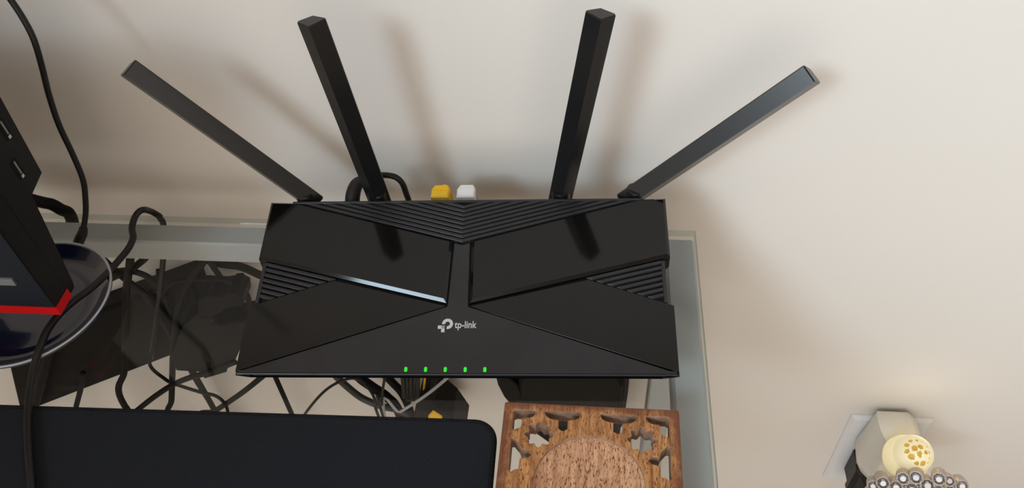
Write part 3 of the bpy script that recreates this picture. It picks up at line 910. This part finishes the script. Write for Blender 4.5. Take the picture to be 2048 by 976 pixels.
# ------------------------------------------------------------------ wall outlet, night light and plug
PX, PZ, PS = 0.18357, -0.29673, 1.08411
pl = empty('outlet_plate', (PX, WY, PZ))
tag(pl, 'white rectangular outlet plate on the wall at lower right', 'outlet')
PWd, PHt = 0.070 * PS, 0.114 * PS
bm = bmesh.new()
q = [(0, 0), (PWd, 0), (PWd, -PHt), (0, -PHt)]
qi = inset(q, 0.003)
qq = ccw(q)
loft(bm, [[(x, 0.0, z) for x, z in qq], [(x, -0.002, z) for x, z in qq], [(x, -0.0055, z) for x, z in qi]])
bmesh.ops.recalc_face_normals(bm, faces=bm.faces)
obj('cover', bm, 'plate', pl)
for k in (0.29, 0.71):
    bm = bmesh.new()
    box(bm, PWd / 2 - 0.0165, PWd / 2 + 0.0165, -0.0068, -0.0050, -PHt * k - 0.0135, -PHt * k + 0.0135, bev=0.0008)
    so = obj('socket', bm, 'plate', pl)
    for dx in (-0.0063, 0.0063):
        bm = bmesh.new()
        box(bm, PWd / 2 + dx - 0.001, PWd / 2 + dx + 0.001, -0.0072, -0.0066, -PHt * k - 0.002, -PHt * k + 0.006)
        obj('slot', bm, 'deep', so)

nl = empty('night_light', (0.22230, WY - 0.0072, -0.32280))
tag(nl, 'plugged-in white night light with glowing dome and gem cluster', 'night light')
n0 = Vector(nl.location)
bm = bmesh.new()
yb, yf = WY - 0.0072, WY - 0.040
sil = [[0.19892, -0.27651], [0.22950, -0.27618], [0.23672, -0.28257], [0.24433, -0.29904], [0.25410, -0.32540], [0.26192, -0.37197], [0.22071, -0.37164], [0.20543, -0.36507], [0.19797, -0.35254], [0.19248, -0.33215]]
sil = ccw(sil)
rings = []
for yv, d_ in ((WY - 0.0072, 0.0030), (WY - 0.014, 0.0008), (WY - 0.022, 0.0), (WY - 0.030, 0.0012), (WY - 0.040, 0.0075), (WY - 0.0455, 0.0100), (WY - 0.0470, 0.0125)):
    rings.append([Vector((x, yv, z)) - n0 for x, z in inset(sil, d_)])
loft(bm, rings)
bmesh.ops.recalc_face_normals(bm, faces=bm.faces)
obj('adapter_body', bm, 'white', nl, smooth=True)
# glowing dome with pierced holes
DC = Vector([0.21531, -0.01341, -0.25982])
DRd = 0.0165
# neck bowl
bm = bmesh.new()
n_ = 40
axis = Vector((0.06, -0.30, 0.95)).normalized()
lathe(bm, [(0.010, -0.034), (0.0165, -0.026), (0.0195, -0.018), (0.0193, -0.011), (0.0172, -0.006), (0.0150, -0.003)], n_)
nk = obj('lit_cup', bm, 'glow_neck', nl, smooth='all')
nk.rotation_euler = axis.to_track_quat('Z', 'Y').to_euler()
nk.location = DC - n0
bm = bmesh.new()
bmesh.ops.create_icosphere(bm, subdivisions=5, radius=DRd)
view = (Vector((-0.06950, -0.39607, 0.40494)) - DC).normalized()
e1_ = view.cross(Vector((0, 0, 1))).normalized() * -1
e2_ = view.cross(e1_)
if e2_.z < 0: e2_ = -e2_
if e1_.x < 0: e1_ = -e1_
hl = [(-0.42, 0.52, 0.10), (-0.08, 0.30, 0.16), (-0.46, 0.24, 0.13), (-0.30, -0.04, 0.13), (0.0, -0.16, 0.17), (0.24, 0.20, 0.13), (0.32, 0.10, 0.09),
      (0.62, -0.16, 0.15), (0.36, -0.32, 0.11), (0.12, 0.52, 0.13), (-0.18, 0.72, 0.08), (0.06, 0.80, 0.07), (0.46, 0.42, 0.10), (0.60, 0.50, 0.07), (0.76, 0.24, 0.08), (0.80, 0.02, 0.06), (0.36, 0.72, 0.07)]
dirs = []
for a, b_, rr in hl:
    c2 = max(0.02, 1 - a * a - b_ * b_)
    dirs.append(((e1_ * a + e2_ * b_ + view * math.sqrt(c2)).normalized(), rr))
kill = [f for f in bm.faces if any((f.calc_center_median().normalized() - d_).length < rr for d_, rr in dirs)]
bmesh.ops.delete(bm, geom=kill, context='FACES')
dome = obj('dome', bm, 'dome', nl, smooth='all')
dome.location = DC - n0
bm = bmesh.new()
bmesh.ops.create_icosphere(bm, subdivisions=3, radius=DRd * 0.82)
obj('bulb', bm, 'bulb', dome, smooth='all')
pd = bpy.data.lights.new('night_light_bulb', 'POINT')
pd.energy = 0.012
pd.color = (1.0, 0.82, 0.5)
pd.shadow_soft_size = 0.012
po = bpy.data.objects.new('night_light_bulb', pd)
COL.objects.link(po)
po.parent = nl
po.location = Vector([0.22789, 0.00359, -0.25720]) - n0
# gem studs
stud_me = None
gem_pos = [[0.17953, -0.03941, -0.27261], [0.18620, -0.03941, -0.26623], [0.19863, -0.03941, -0.27207], [0.19999, -0.03941, -0.25636], [0.20976, -0.03941, -0.25338], [0.21253, -0.03941, -0.27404], [0.22304, -0.03941, -0.26624], [0.22858, -0.03941, -0.25378], [0.23788, -0.03941, -0.25623], [0.23442, -0.03941, -0.27499], [0.25050, -0.03941, -0.26372], [0.24396, -0.03941, -0.27377], [0.19402, -0.03941, -0.28586], [0.18169, -0.03941, -0.28745]]
sz = [q_ * 1.1 for q_ in [0.0048, 0.0056, 0.0056, 0.0053, 0.0056, 0.0056, 0.0060, 0.0056, 0.0046, 0.0053, 0.0053, 0.005, 0.0052, 0.0048]]


def gem_meshes():
    bm = bmesh.new(); lathe(bm, [(0.92, -2.2), (1.0, -2.0), (1.0, -0.15), (0.93, 0.0), (0.80, 0.0), (0.78, -0.25)], 24)
    a = obj('gem_stud', bm, 'metal_gem', nl, smooth=True)
    bm = bmesh.new(); lathe(bm, [(0.70, -0.3), (0.70, -0.1), (0.42, 0.22), (0.40, 0.23)], 8)
    c = obj('crystal', bm, 'crystal', a)
    bm = bmesh.new()
    for i in range(18):
        an = 2 * PI * i / 18
        bmesh.ops.create_icosphere(bm, subdivisions=1, radius=0.13, matrix=Matrix.Translation((0.82 * math.cos(an), 0.82 * math.sin(an), 0.02)))
    d = obj('bead_ring', bm, 'bead', a, smooth='all')
    return a, c, d


g0 = gem_meshes()
for i, (q, s_) in enumerate(zip(gem_pos, sz)):
    if i == 0:
        a = g0[0]
    else:
        a = g0[0].copy(); COL.objects.link(a)
        for ch in g0[1:]:
            c = ch.copy(); COL.objects.link(c); c.parent = a
    a.parent = nl
    ax = Vector((-0.22 + random.uniform(-0.15, 0.15), -0.68, 0.66 + random.uniform(-0.12, 0.12))).normalized()
    a.rotation_euler = ax.to_track_quat('Z', 'Y').to_euler()
    a.location = Vector(q) - n0
    a.scale = (s_, s_, s_)
bm = bmesh.new()
tube(bm, [Vector(q) - n0 for q in [[0.19350, -0.02341, -0.31544], [0.21246, -0.02341, -0.32810], [0.23565, -0.02341, -0.33115], [0.25513, -0.02341, -0.32245], [0.26928, -0.02341, -0.30571]]], 0.004, n=8)
obj('gem_backing', bm, 'metal_gem', nl, smooth='all')
bm = bmesh.new()
tube(bm, [Vector(q) - n0 for q in [[0.24048, 0.01859, -0.36221], [0.24161, 0.00359, -0.35339], [0.23565, -0.02341, -0.33115]]], 0.007, n=10)
obj('gem_bracket', bm, 'white', nl, smooth='all')

bp_ = empty('black_plug', (PX + PWd / 2, WY - 0.0072, PZ - PHt * 0.80))
tag(bp_, 'black power plug in the outlet below the night light', 'plug')
b0 = Vector(bp_.location)
bm = bmesh.new()
P_ = [[0.18913, 0.01459, -0.34319], [0.19044, 0.01459, -0.33700], [0.20966, 0.01459, -0.34788], [0.22173, 0.01459, -0.38872], [0.20702, 0.01459, -0.38078], [0.19685, 0.01459, -0.36708]]
xs_ = [q[0] + 0.009 for q in P_]; zs_ = [q[2] - 0.008 for q in P_]
x0, x1, z0, z1 = min(xs_), max(xs_) + 0.004, min(zs_), max(zs_) - 0.004
secs = []
for yv, gx, c_ in ((WY - 0.0072, 0.0, 0.005), (WY - 0.022, 0.0, 0.005), (WY - 0.024, -0.002, 0.005), (WY - 0.030, -0.002, 0.005), (WY - 0.034, 0.002, 0.006), (WY - 0.042, 0.005, 0.006)):
    secs.append([(x0 + gx + c_, yv, z0 + gx), (x1 - gx - c_, yv, z0 + gx), (x1 - gx, yv, z0 + gx + c_), (x1 - gx, yv, z1 - gx - c_), (x1 - gx - c_, yv, z1 - gx), (x0 + gx + c_, yv, z1 - gx), (x0 + gx, yv, z1 - gx - c_), (x0 + gx, yv, z0 + gx + c_)])
loft(bm, [[Vector(q) - b0 for q in s_] for s_ in secs])
bmesh.ops.recalc_face_normals(bm, faces=bm.faces)
obj('plug_body', bm, 'rubber', bp_)
bm = bmesh.new()
xc, zc = (x0 + x1) / 2, (z0 + z1) / 2
tube(bm, [Vector(q) - b0 for q in ((xc, WY - 0.038, zc), (xc, WY - 0.052, zc - 0.004), (xc, WY - 0.060, zc - 0.03), (xc, WY - 0.05, zc - 0.12), (xc + 0.02, WY - 0.04, -UP + 0.003))], 0.0028, n=10)
obj('lead', bm, 'rubber', bp_, smooth='all')

# ------------------------------------------------------------------ lift everything built around the table top to floor level zero
for o in list(SC.objects):
    if o.parent is None and o.type in ('MESH', 'EMPTY'):
        o.location.z += UP
